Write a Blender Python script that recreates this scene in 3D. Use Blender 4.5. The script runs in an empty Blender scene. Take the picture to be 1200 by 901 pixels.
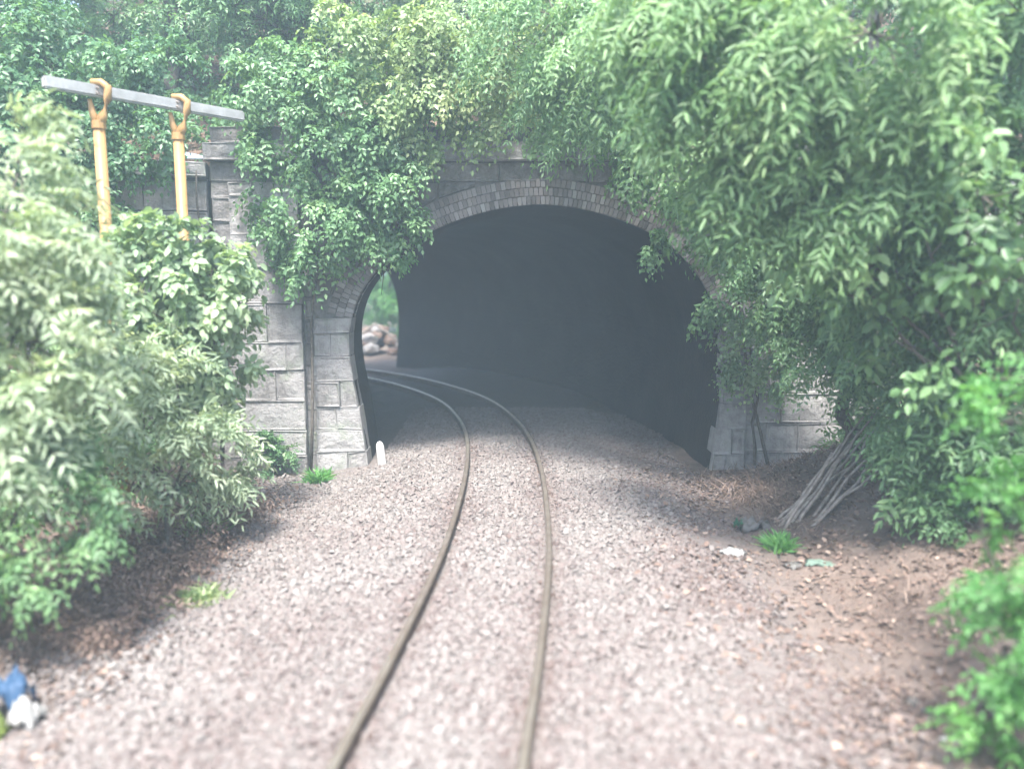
import bpy, bmesh, math
import numpy as np
from mathutils import Vector, Matrix, noise as mnoise
rng = np.random.default_rng(7)
scene = bpy.context.scene
COL = scene.collection

# ------------------------------------------------------------------ camera, sky, sun, exposure
CAM_H = 2.92
F_PX, HORIZON = 942.0, 320.0
PITCH = math.atan((450.5 - HORIZON) / F_PX)
cam_data = bpy.data.cameras.new('camera')
cam = bpy.data.objects.new('camera', cam_data); COL.objects.link(cam)
cam.location = (0, 0, CAM_H)
cam.rotation_euler = (math.pi / 2 - PITCH, 0, 0)
cam_data.sensor_width = 36.0
cam_data.lens = F_PX / 1200 * 36
cam_data.clip_start = 0.05; cam_data.clip_end = 2000
cam_data.dof.use_dof = True
cam_data.dof.focus_distance = 12.5
cam_data.dof.aperture_fstop = 0.34
scene.camera = cam

world = bpy.data.worlds.new('World'); scene.world = world
world.use_nodes = True
wn = world.node_tree.nodes; wl = world.node_tree.links
bg = wn['Background']
sky = wn.new('ShaderNodeTexSky'); sky.sky_type = 'NISHITA'; sky.sun_disc = False
SUN_EL, SUN_ROT = math.radians(64), math.radians(188)
sky.sun_elevation = SUN_EL; sky.sun_rotation = SUN_ROT
sky.air_density = 1.0; sky.dust_density = 3.0; sky.ozone_density = 1.0
wl.new(sky.outputs[0], bg.inputs[0]); bg.inputs[1].default_value = 0.065

sun_data = bpy.data.lights.new('sun', 'SUN'); sun_data.energy = 1.5
sun_data.angle = math.radians(12); sun_data.color = (1.0, 0.955, 0.89)
sun = bpy.data.objects.new('sun', sun_data); COL.objects.link(sun)
sd = Vector((math.sin(SUN_ROT) * math.cos(SUN_EL), math.cos(SUN_ROT) * math.cos(SUN_EL), math.sin(SUN_EL)))
sun.rotation_euler = sd.to_track_quat('Z', 'Y').to_euler()
sun.location = sd * 60

scene.view_settings.view_transform = 'Standard'
scene.view_settings.look = 'None'
scene.view_settings.gamma = 1.0
scene.view_settings.use_curve_mapping = False
scene.view_settings.exposure = 3.3
scene.render.engine = 'CYCLES'
scene.cycles.use_denoising = True
scene.cycles.max_bounces = 6
scene.cycles.transparent_max_bounces = 8
scene.cycles.volume_bounces = 1
scene.cycles.sample_clamp_indirect = 6.0

# ------------------------------------------------------------------ helpers
def px(x, y, Y):
    """world point at depth Y whose direction was measured at photo pixel (x, y)"""
    a = (x - 600) / F_PX; b = -(y - 450.5) / F_PX
    c, s = math.cos(PITCH), math.sin(PITCH)
    d = (a, c + s * b, -s + c * b); t = Y / d[1]
    return Vector((d[0] * t, Y, CAM_H + d[2] * t))

def tag(o, label=None, cat=None, group=None, kind=None):
    if label: o['label'] = label
    if cat: o['category'] = cat
    if group: o['group'] = group
    if kind: o['kind'] = kind
    return o

def empty(name, loc=(0, 0, 0)):
    o = bpy.data.objects.new(name, None); COL.objects.link(o)
    o.location = loc; o.empty_display_size = 0.2
    return o

def link(name, me, mat=None, parent=None):
    """mesh in world coordinates -> object; kept in place when parented to an unrotated empty"""
    o = bpy.data.objects.new(name, me); COL.objects.link(o)
    if mat is not None and not me.materials: me.materials.append(mat)
    if parent is not None:
        o.parent = parent
        o.matrix_parent_inverse = Matrix.Translation(-WLOC(parent))
    return o

def WLOC(o):
    v = Vector((0, 0, 0))
    while o is not None:
        v = v + Vector(o.location); o = o.parent
        if o is not None and o.type == 'MESH': pass
    return v

def np_mesh(name, V, F, smooth=False, tint=None):
    V = np.asarray(V, np.float32); F = np.asarray(F, np.int32)
    me = bpy.data.meshes.new(name)
    n, k = F.shape
    me.vertices.add(len(V)); me.vertices.foreach_set('co', V.ravel())
    me.loops.add(n * k); me.loops.foreach_set('vertex_index', F.ravel())
    me.polygons.add(n)
    me.polygons.foreach_set('loop_start', np.arange(0, n * k, k, dtype=np.int32))
    me.polygons.foreach_set('use_smooth', np.full(n, smooth))
    if tint is not None:
        at = me.attributes.new('tint', 'FLOAT', 'POINT')
        at.data.foreach_set('value', np.asarray(tint, np.float32))
    me.update(calc_edges=True)
    return me

def py_mesh(name, V, F, smooth=False):
    me = bpy.data.meshes.new(name)
    me.from_pydata([tuple(v) for v in V], [], F)
    if smooth: me.polygons.foreach_set('use_smooth', [True] * len(me.polygons))
    me.update(); return me

def tube(pts, radii, sides=7, cap=True):
    pts = [Vector(p) for p in pts]; V = []; F = []
    ref = Vector((0.13, 0.21, 0.97))
    for i, p in enumerate(pts):
        d = (pts[min(i + 1, len(pts) - 1)] - pts[max(i - 1, 0)]).normalized()
        a = d.cross(ref if abs(d.dot(ref)) < .95 else Vector((1, 0, 0))).normalized(); b = d.cross(a)
        for k in range(sides):
            t = 2 * math.pi * k / sides
            V.append(p + (a * math.cos(t) + b * math.sin(t)) * radii[i])
    for i in range(len(pts) - 1):
        for k in range(sides):
            k2 = (k + 1) % sides
            F.append((i * sides + k, i * sides + k2, (i + 1) * sides + k2, (i + 1) * sides + k))
    if cap:
        F.append(tuple(range(sides - 1, -1, -1)))
        F.append(tuple((len(pts) - 1) * sides + k for k in range(sides)))
    return V, F

# ------------------------------------------------------------------ materials
def base_mat(name):
    m = bpy.data.materials.new(name); m.use_nodes = True
    return m, m.node_tree.nodes, m.node_tree.links, m.node_tree.nodes['Principled BSDF']

def ramp(n, stops):
    r = n.new('ShaderNodeValToRGB')
    el = r.color_ramp.elements
    while len(el) > 1: el.remove(el[-1])
    el[0].position = stops[0][0]; el[0].color = (*stops[0][1], 1)
    for p, c in stops[1:]:
        e = el.new(p); e.color = (*c, 1)
    return r

def noise_mat(name, stops, scale=4, detail=8, rough=0.85, bump=0.3, bump_scale=None, spec=0.3, dist=0.02, metal=0.0, per_obj=0.0):
    m, n, l, b = base_mat(name)
    tc = n.new('ShaderNodeTexCoord'); nz = n.new('ShaderNodeTexNoise')
    geo = n.new('ShaderNodeNewGeometry')
    nz.inputs['Scale'].default_value = scale; nz.inputs['Detail'].default_value = detail; nz.inputs['Roughness'].default_value = .65
    l.new(geo.outputs['Position'], nz.inputs['Vector'])
    r = ramp(n, stops)
    fac = nz.outputs['Fac']
    if per_obj:
        oi = n.new('ShaderNodeObjectInfo'); ma = n.new('ShaderNodeMath'); ma.operation = 'MULTIPLY_ADD'
        ma.inputs[1].default_value = per_obj; l.new(oi.outputs['Random'], ma.inputs[0])
        ad = n.new('ShaderNodeMath'); ad.operation = 'ADD'; ad.inputs[1].default_value = -per_obj / 2
        l.new(fac, ma.inputs[2]); l.new(ma.outputs[0], ad.inputs[0]); fac = ad.outputs[0]
    l.new(fac, r.inputs[0]); l.new(r.outputs[0], b.inputs['Base Color'])
    b.inputs['Roughness'].default_value = rough; b.inputs['Specular IOR Level'].default_value = spec
    b.inputs['Metallic'].default_value = metal
    if bump:
        n2 = n.new('ShaderNodeTexNoise'); n2.inputs['Scale'].default_value = bump_scale or scale * 6; n2.inputs['Detail'].default_value = 6
        l.new(geo.outputs['Position'], n2.inputs['Vector'])
        bp = n.new('ShaderNodeBump'); bp.inputs['Strength'].default_value = bump; bp.inputs['Distance'].default_value = dist
        l.new(n2.outputs['Fac'], bp.inputs['Height']); l.new(bp.outputs[0], b.inputs['Normal'])
    return m

def tint_mat(name, stops, rough=0.5, spec=0.4, translucent=0.0, tcol=None, grain=0.0):
    """colour from a per-piece 'tint' attribute (0..1)"""
    m, n, l, b = base_mat(name)
    at = n.new('ShaderNodeAttribute'); at.attribute_name = 'tint'
    r = ramp(n, stops); fac = at.outputs['Fac']
    if grain:
        geo = n.new('ShaderNodeNewGeometry'); nz = n.new('ShaderNodeTexNoise'); nz.inputs['Scale'].default_value = 60
        l.new(geo.outputs['Position'], nz.inputs['Vector'])
        ma = n.new('ShaderNodeMath'); ma.operation = 'MULTIPLY_ADD'; ma.inputs[1].default_value = grain
        ad = n.new('ShaderNodeMath'); ad.operation = 'ADD'; ad.inputs[1].default_value = -grain / 2
        l.new(nz.outputs['Fac'], ma.inputs[0]); l.new(fac, ma.inputs[2]); l.new(ma.outputs[0], ad.inputs[0]); fac = ad.outputs[0]
    l.new(fac, r.inputs[0]); l.new(r.outputs[0], b.inputs['Base Color'])
    b.inputs['Roughness'].default_value = rough; b.inputs['Specular IOR Level'].default_value = spec
    if translucent:
        t = n.new('ShaderNodeBsdfTranslucent'); mx = n.new('ShaderNodeMixShader'); mx.inputs[0].default_value = translucent
        if tcol is None: l.new(r.outputs[0], t.inputs[0])
        else:
            mu = n.new('ShaderNodeMix'); mu.data_type = 'RGBA'; mu.blend_type = 'MULTIPLY'; mu.inputs[0].default_value = 1
            l.new(r.outputs[0], mu.inputs[6]); mu.inputs[7].default_value = (*tcol, 1); l.new(mu.outputs[2], t.inputs[0])
        l.new(b.outputs[0], mx.inputs[1]); l.new(t.outputs[0], mx.inputs[2])
        l.new(mx.outputs[0], n['Material Output'].inputs[0])
    return m

M = {}
def leafm(name, dark, mid, light, rough=.42, spec=.5, tr=.35):
    M[name] = tint_mat(name, [(0, dark), (.5, mid), (.88, light), (1, tuple(min(1, c * 1.25) for c in light))], rough, spec, tr, (1.5, 1.45, .8))
leafm('leaf_green', (.07, .15, .07), (.15, .28, .13), (.27, .42, .20))
leafm('leaf_deep', (.05, .125, .065), (.11, .23, .11), (.20, .34, .16))
leafm('leaf_pale', (.13, .22, .12), (.26, .37, .22), (.42, .52, .34))
leafm('leaf_fresh', (.08, .17, .07), (.19, .33, .14), (.36, .50, .25))
leafm('leaf_silver', (.18, .26, .165), (.35, .44, .30), (.56, .62, .48), rough=.5)
leafm('leaf_lime', (.07, .20, .06), (.13, .33, .10), (.22, .44, .15), tr=.45)
leafm('leaf_yellowish', (.12, .20, .08), (.24, .34, .15), (.40, .46, .23))
leafm('leaf_dry', (.095, .064, .053), (.19, .135, .112), (.32, .25, .21), rough=.8, spec=.2, tr=.1)
M['bark'] = noise_mat('bark', [(.3, (.06, .05, .042)), (.7, (.17, .15, .13))], 18, bump=.6)
M['cane'] = noise_mat('cane', [(.3, (.16, .135, .12)), (.7, (.40, .36, .32))], 12, bump=.3)
def stone_mat(name, dark, mid, light, moss):
    m, n, l, b = base_mat(name)
    geo = n.new('ShaderNodeNewGeometry')
    def nz(scale, detail, sc=(1, 1, 1)):
        mp = n.new('ShaderNodeMapping'); mp.inputs['Scale'].default_value = sc; l.new(geo.outputs['Position'], mp.inputs[0])
        t = n.new('ShaderNodeTexNoise'); t.inputs['Scale'].default_value = scale; t.inputs['Detail'].default_value = detail; t.inputs['Roughness'].default_value = .7
        l.new(mp.outputs[0], t.inputs['Vector']); return t.outputs['Fac']
    def mth(op, a, b2):
        q = n.new('ShaderNodeMath'); q.operation = op
        for k, v in ((0, a), (1, b2)):
            if isinstance(v, (int, float)): q.inputs[k].default_value = v
            else: l.new(v, q.inputs[k])
        return q.outputs[0]
    oi = n.new('ShaderNodeObjectInfo')
    fac = mth('ADD', mth('MULTIPLY', nz(5, 10), .6), mth('MULTIPLY', nz(2.6, 6, (1.6, 1.6, .35)), .4))
    fac = mth('ADD', fac, mth('MULTIPLY', mth('SUBTRACT', oi.outputs['Random'], .5), .10))
    r = ramp(n, [(.32, dark), (.5, mid), (.68, light)]); l.new(fac, r.inputs[0])
    mo = ramp(n, [(.54, (0, 0, 0)), (.68, (1, 1, 1))]); l.new(nz(1.7, 8), mo.inputs[0])
    mix = n.new('ShaderNodeMix'); mix.data_type = 'RGBA'; l.new(mth('MULTIPLY', mo.outputs[0], .75), mix.inputs[0]); l.new(r.outputs[0], mix.inputs[6]); mix.inputs[7].default_value = (*moss, 1)
    l.new(mix.outputs[2], b.inputs['Base Color']); b.inputs['Roughness'].default_value = .9; b.inputs['Specular IOR Level'].default_value = .2
    bp = n.new('ShaderNodeBump'); bp.inputs['Strength'].default_value = 1; bp.inputs['Distance'].default_value = .045
    l.new(nz(16, 8), bp.inputs['Height']); l.new(bp.outputs[0], b.inputs['Normal'])
    return m
M['stone'] = stone_mat('stone', (.10, .095, .09), (.21, .198, .194), (.32, .31, .308), (.13, .165, .10))
M['pale_stone'] = stone_mat('pale_stone', (.15, .142, .136), (.32, .306, .304), (.44, .435, .432), (.25, .29, .22))
M['mortar'] = noise_mat('mortar', [(.3, (.10, .095, .09)), (.7, (.22, .21, .205))], 9, bump=.4)
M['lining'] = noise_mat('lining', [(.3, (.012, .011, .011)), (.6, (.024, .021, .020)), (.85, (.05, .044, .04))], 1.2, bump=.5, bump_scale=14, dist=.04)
M['soil'] = noise_mat('soil', [(.3, (.075, .05, .04)), (.5, (.14, .095, .075)), (.75, (.24, .17, .135))], 3.5, bump=.8, bump_scale=30, dist=.04)
M['white_paint'] = noise_mat('white_paint', [(.25, (.34, .34, .32)), (.42, (.58, .58, .57)), (.8, (.66, .66, .65))], 9, bump=.1, rough=.5)
M['reflected_yellow'] = noise_mat('reflected_yellow', [(.30, (.16, .09, .05)), (.40, (.34, .20, .08)), (.8, (.40, .26, .11))], 7, bump=.15, rough=.45)
M['reflected_grey'] = noise_mat('reflected_grey', [(.3, (.26, .26, .25)), (.7, (.42, .42, .41))], 6, bump=.15, rough=.4, spec=.5)
M['plastic_white'] = noise_mat('plastic_white', [(.3, (.48, .48, .46)), (.7, (.62, .62, .61))], 14, bump=.2, rough=.4)
M['plastic_grey'] = noise_mat('plastic_grey', [(.3, (.18, .175, .165)), (.7, (.30, .29, .28))], 14, bump=.2, rough=.5)
M['plastic_mint'] = noise_mat('plastic_mint', [(.3, (.21, .31, .25)), (.7, (.29, .40, .33))], 10, bump=.2, rough=.5)
M['plastic_green'] = noise_mat('plastic_green', [(.3, (.035, .15, .09)), (.7, (.06, .22, .13))], 14, bump=.2, rough=.4)
M['reflected_blue'] = noise_mat('reflected_blue', [(.3, (.05, .12, .24)), (.7, (.09, .18, .32))], 14, bump=.2, rough=.4)
M['reflected_lime'] = noise_mat('reflected_lime', [(.3, (.16, .22, .05)), (.7, (.22, .28, .08))], 14, bump=.2, rough=.4)
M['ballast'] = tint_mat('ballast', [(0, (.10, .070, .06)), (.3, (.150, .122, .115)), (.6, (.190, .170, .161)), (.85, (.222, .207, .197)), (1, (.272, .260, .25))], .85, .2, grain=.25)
M['brick'] = tint_mat('brick', [(0, (.13, .115, .11)), (.35, (.20, .175, .167)), (.7, (.26, .238, .232)), (1, (.33, .318, .312))], .85, .25, grain=.5)

# the rail: rusty web, worn brown-grey running surface
def rail_mats():
    m, n, l, b = base_mat('rail_rust')
    geo = n.new('ShaderNodeNewGeometry'); nz = n.new('ShaderNodeTexNoise'); nz.inputs['Scale'].default_value = 14; nz.inputs['Detail'].default_value = 8
    l.new(geo.outputs['Position'], nz.inputs['Vector'])
    r = ramp(n, [(.3, (.075, .05, .036)), (.7, (.17, .12, .09))]); l.new(nz.outputs['Fac'], r.inputs[0]); l.new(r.outputs[0], b.inputs['Base Color'])
    b.inputs['Roughness'].default_value = .8
    m2, n, l, b = base_mat('rail_head')
    geo = n.new('ShaderNodeNewGeometry'); nz = n.new('ShaderNodeTexNoise'); nz.inputs['Scale'].default_value = 9; nz.inputs['Detail'].default_value = 6
    l.new(geo.outputs['Position'], nz.inputs['Vector'])
    r = ramp(n, [(.3, (.33, .265, .21)), (.7, (.47, .395, .325))]); l.new(nz.outputs['Fac'], r.inputs[0]); l.new(r.outputs[0], b.inputs['Base Color'])
    b.inputs['Metallic'].default_value = .8; b.inputs['Roughness'].default_value = .68
    tg = n.new('ShaderNodeTangent'); tg.direction_type = 'UV_MAP'; tg.uv_map = 'along'
    l.new(tg.outputs[0], b.inputs['Tangent']); b.inputs['Anisotropic'].default_value = .95; b.inputs['Anisotropic Rotation'].default_value = .25
    m3, n, l, b = base_mat('rail_polish')
    geo = n.new('ShaderNodeNewGeometry'); nz = n.new('ShaderNodeTexNoise'); nz.inputs['Scale'].default_value = 5; nz.inputs['Detail'].default_value = 6
    l.new(geo.outputs['Position'], nz.inputs['Vector'])
    r = ramp(n, [(.3, (.54, .44, .36)), (.7, (.72, .64, .56))]); l.new(nz.outputs['Fac'], r.inputs[0]); l.new(r.outputs[0], b.inputs['Base Color'])
    b.inputs['Metallic'].default_value = .84; b.inputs['Roughness'].default_value = .62
    tg = n.new('ShaderNodeTangent'); tg.direction_type = 'UV_MAP'; tg.uv_map = 'along'
    l.new(tg.outputs[0], b.inputs['Tangent']); b.inputs['Anisotropic'].default_value = .95; b.inputs['Anisotropic Rotation'].default_value = .25
    return m, m2, m3
M['rail_rust'], M['rail_head'], M['rail_polish'] = rail_mats()

# ------------------------------------------------------------------ track line (right rail measured, curve tightens in the tunnel)
RR = np.array([(-0.55, -4), (-0.35, 0), (-0.13, 2.3), (.06, 4.43), (.17, 5.44), (.31, 6.97), (.40, 8.36), (.45, 10.38), (.43, 12.34), (.31, 14.35), (.06, 16.2),
               (-.48, 18.45), (-1.31, 20.4), (-2.66, 22.6), (-4.61, 24.7), (-6.6, 26.15), (-9.2, 27.4), (-13, 28.5), (-18, 29.0)])
def resample(P, step):
    P = np.asarray(P, float); out = []
    n = len(P)
    for i in range(n - 1):
        p0, p1, p2, p3 = P[max(i - 1, 0)], P[i], P[i + 1], P[min(i + 2, n - 1)]
        for t in np.linspace(0, 1, 24, endpoint=False):
            out.append(.5 * (2 * p1 + (p2 - p0) * t + (2 * p0 - 5 * p1 + 4 * p2 - p3) * t * t + (3 * p1 - p0 - 3 * p2 + p3) * t ** 3))
    out.append(P[-1]); out = np.array(out)
    for _ in range(30):
        out[1:-1] = (out[:-2] + out[1:-1] * 2 + out[2:]) / 4
    s = np.concatenate([[0], np.cumsum(np.linalg.norm(np.diff(out, axis=0), axis=1))])
    ss = np.arange(0, s[-1], step)
    return np.stack([np.interp(ss, s, out[:, k]) for k in range(out.shape[1])], 1)
def offset(line, d):
    t = np.gradient(line, axis=0); t /= np.linalg.norm(t, axis=1)[:, None]
    return line + np.stack([t[:, 1], -t[:, 0]], 1) * d      # + = to the right
R_LINE = resample(RR, .25)
GAUGE = 1.067 + .065
C_LINE = offset(R_LINE, -GAUGE / 2)
L_LINE = offset(R_LINE, -GAUGE)
def xc(y):
    k = np.searchsorted(-0 + C_LINE[:, 1], y)
    return np.interp(y, C_LINE[:110, 1], C_LINE[:110, 0])

def fbm(x, y, s, seed=0.0):
    return np.array([mnoise.fractal(Vector((a * s, b * s, seed)), 1.0, 2.0, 4) for a, b in zip(np.ravel(x), np.ravel(y))]).reshape(np.shape(x))
def sstep(a, b, x):
    t = np.clip((x - a) / (b - a), 0, 1); return t * t * (3 - 2 * t)

Y_P = 13.0                      # face of the tunnel portal
def ground_z(x, y):
    x = np.asarray(x, float); y = np.asarray(y, float)
    u = x - xc(np.minimum(y, 14.0))
    z = -.12 - .20 * sstep(1.5, 3.0, np.abs(u))
    fade = 1 - sstep(11.8, 13.2, y) * (np.abs(x - .5) < 5.4)
    fade = np.where(y > 13.3, 0, fade)
    right = np.maximum(0, x - 2.9); left = np.maximum(0, -x - 3.9)
    z = z + fade * (.16 * right + .085 * right ** 2 * (right < 6) + (right >= 6) * (.085 * 36 + (right - 6) * .9)
                    + .35 * left + .06 * left ** 2 * (left < 6) + (left >= 6) * (.06 * 36 + (left - 6) * .9)) * 1.0
    z = np.minimum(z, 9)
    far = sstep(33, 60, np.hypot(x + 8, y - 26) * (y > 13.3))
    return z + far * 0

# ------------------------------------------------------------------ ground
def grid_mesh(name, xs, ys, zf, keep=None):
    X, Y = np.meshgrid(xs, ys); Z = zf(X, Y)
    V = np.stack([X, Y, Z], -1).reshape(-1, 3)
    nx, ny = len(xs), len(ys)
    i, j = np.meshgrid(np.arange(nx - 1), np.arange(ny - 1)); a = (j * nx + i).ravel()
    F = np.stack([a, a + 1, a + nx + 1, a + nx], 1)
    if keep is not None:
        c = V[F].mean(1); F = F[keep(c[:, 0], c[:, 1])]
    return np_mesh(name, V, F, True)

def soil_mat():
    m, n, l, b = base_mat('ground')
    geo = n.new('ShaderNodeNewGeometry'); sep = n.new('ShaderNodeSeparateXYZ'); l.new(geo.outputs['Position'], sep.inputs[0])
    nz = n.new('ShaderNodeTexNoise'); nz.inputs['Scale'].default_value = 2.2; nz.inputs['Detail'].default_value = 9; nz.inputs['Roughness'].default_value = .7
    l.new(geo.outputs['Position'], nz.inputs['Vector'])
    soil = ramp(n, [(.3, (.075, .055, .047)), (.5, (.15, .115, .098)), (.75, (.235, .19, .165))]); l.new(nz.outputs['Fac'], soil.inputs[0])
    vo = n.new('ShaderNodeTexVoronoi'); vo.inputs['Scale'].default_value = 22; l.new(geo.outputs['Position'], vo.inputs['Vector'])
    bal = ramp(n, [(0, (.19, .168, .16)), (.5, (.165, .145, .138)), (1, (.13, .112, .106))]); l.new(vo.outputs['Distance'], bal.inputs[0])
    # the ballast bed ends at about x = -3 and x = +2.4 with an uneven edge
    ab = n.new('ShaderNodeMath'); ab.operation = 'ADD'; ab.inputs[1].default_value = .35; l.new(sep.outputs[0], ab.inputs[0])
    aa = n.new('ShaderNodeMath'); aa.operation = 'ABSOLUTE'; l.new(ab.outputs[0], aa.inputs[0])
    wob = n.new('ShaderNodeMath'); wob.operation = 'MULTIPLY_ADD'; wob.inputs[1].default_value = 1.6; l.new(nz.outputs['Fac'], wob.inputs[0]); l.new(aa.outputs[0], wob.inputs[2])
    mr = n.new('ShaderNodeMapRange'); mr.inputs[1].default_value = 3.4; mr.inputs[2].default_value = 4.4; l.new(wob.outputs[0], mr.inputs[0])
    gy = n.new('ShaderNodeMapRange'); gy.inputs[1].default_value = 30; gy.inputs[2].default_value = 32; l.new(sep.outputs[1], gy.inputs[0])
    mx = n.new('ShaderNodeMath'); mx.operation = 'MAXIMUM'; l.new(mr.outputs[0], mx.inputs[0]); l.new(gy.outputs[0], mx.inputs[1])
    mix = n.new('ShaderNodeMix'); mix.data_type = 'RGBA'; l.new(mx.outputs[0], mix.inputs[0]); l.new(bal.outputs[0], mix.inputs[6]); l.new(soil.outputs[0], mix.inputs[7])
    l.new(mix.outputs[2], b.inputs['Base Color']); b.inputs['Roughness'].default_value = .9; b.inputs['Specular IOR Level'].default_value = .2
    n2 = n.new('ShaderNodeTexNoise'); n2.inputs['Scale'].default_value = 25; n2.inputs['Detail'].default_value = 8; l.new(geo.outputs['Position'], n2.inputs['Vector'])
    bp = n.new('ShaderNodeBump'); bp.inputs['Strength'].default_value = .8; bp.inputs['Distance'].default_value = .05
    l.new(n2.outputs['Fac'], bp.inputs['Height']); l.new(bp.outputs[0], b.inputs['Normal'])
    return m
M['ground'] = soil_mat()
xs = np.concatenate([np.linspace(-75, -14, 14), np.linspace(-12, 12, 161), np.linspace(14, 75, 14)])
ys = np.concatenate([np.linspace(-60, -4, 14), np.linspace(-2, 16, 121), np.linspace(17, 34, 35), np.linspace(37, 90, 14)])
def gz(X, Y):
    return ground_z(X, Y) + .05 * fbm(X, Y, .9) * (np.abs(X + .3) > 2.2) + .015 * fbm(X, Y, 3.0, 3)
ground = link('ground', grid_mesh('ground', xs, ys, gz), M['ground']); tag(ground, kind='structure')

# hill over the tunnel
EXIT = np.array((-5.5, 25.35)); EXT = np.array((-.80, .60)); EXN = np.array((.60, .80))
def hill_z(x, y):
    z = 4.75 + .62 * np.minimum(y - 13.6, 9) + .25 * np.clip(y - 22.6, 0, 14) + .5 * fbm(x, y, .35, 5)
    z = z + .16 * np.clip(np.abs(x - .5) - 6, 0, 12)
    return z
def hill_keep(x, y):
    s = (x - EXIT[0]) * EXT[0] + (y - EXIT[1]) * EXT[1]
    return ~((s > .2) & (x < 2 + (y - 28) * .2))
hill = link('hillside', grid_mesh('hillside', np.linspace(-30, 34, 97), np.linspace(13.55, 46, 60), hill_z, hill_keep), M['soil'])
tag(hill, kind='structure')
for nm, x0, x1 in (('hill_face', -30, -4.7), ('hill_face', 6.25, 34)):
    V = []; F = []
    q = np.linspace(x0, x1, 24)
    for k, x in enumerate(q):
        zt = float(hill_z(np.array([x]), np.array([13.55]))[0]) + .02
        V += [(x, 13.5 + .0, zt), (x, 13.46, zt * .5), (x, 13.44, -.8)]
        if k: a = 3 * k; F += [(a - 3, a - 2, a + 1, a), (a - 2, a - 1, a + 2, a + 1)]
    tag(link(nm, py_mesh(nm, V, F, True), M['soil']), kind='structure')

# ------------------------------------------------------------------ rails
PROFILE = [(-.0325, -.013), (-.022, 0), (.022, 0), (.0325, -.013), (.0325, -.038), (.010, -.052), (.009, -.115), (.06, -.132), (.06, -.142), (-.06, -.142), (-.06, -.132), (-.009, -.115), (-.010, -.052), (-.0325, -.038)]
def rail(line, name, label):
    t = np.gradient(line, axis=0); t /= np.linalg.norm(t, axis=1)[:, None]
    N = np.stack([t[:, 1], -t[:, 0]], 1); k = len(PROFILE); V = []; F = []; mi = []
    for p, nn in zip(line, N):
        for u, z in PROFILE: V.append((p[0] + nn[0] * u, p[1] + nn[1] * u, z))
    for i in range(len(line) - 1):
        for a in range(k):
            b = (a + 1) % k
            F.append((i * k + a, i * k + b, (i + 1) * k + b, (i + 1) * k + a)); mi.append(2 if a == 1 else 1 if a in (0, 2) else 0)
    root = empty(name, (float(line[20][0]), float(line[20][1]), -.142))
    for nm, sel, mat in (('running_surface', 2, 'rail_polish'), ('rail_shoulder', 1, 'rail_head'), ('web_and_foot', 0, 'rail_rust')):
        me = py_mesh(nm, V, [f for f, m in zip(F, mi) if m == sel]); bm = bmesh.new(); bm.from_mesh(me)
        bmesh.ops.delete(bm, geom=[v for v in bm.verts if not v.link_faces], context='VERTS'); bm.to_mesh(me); bm.free()
        uv = me.uv_layers.new(name='along')
        for lp in me.loops:
            k_ = lp.vertex_index; co = me.vertices[k_].co
            j_ = int(np.argmin((line[:, 0] - co.x) ** 2 + (line[:, 1] - co.y) ** 2))
            uv.data[lp.index].uv = (j_ * .25, float(np.dot((co.x - line[j_][0], co.y - line[j_][1]), N[j_])))
        link(nm, me, M[mat], root)
    tag(root, label, 'rail', 'rails of the single track')
rail(R_LINE, 'rail', 'right hand brown steel rail whose shiny end sweeps left inside tunnel')
rail(L_LINE, 'rail', 'left hand brown steel rail of the single track')

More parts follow.
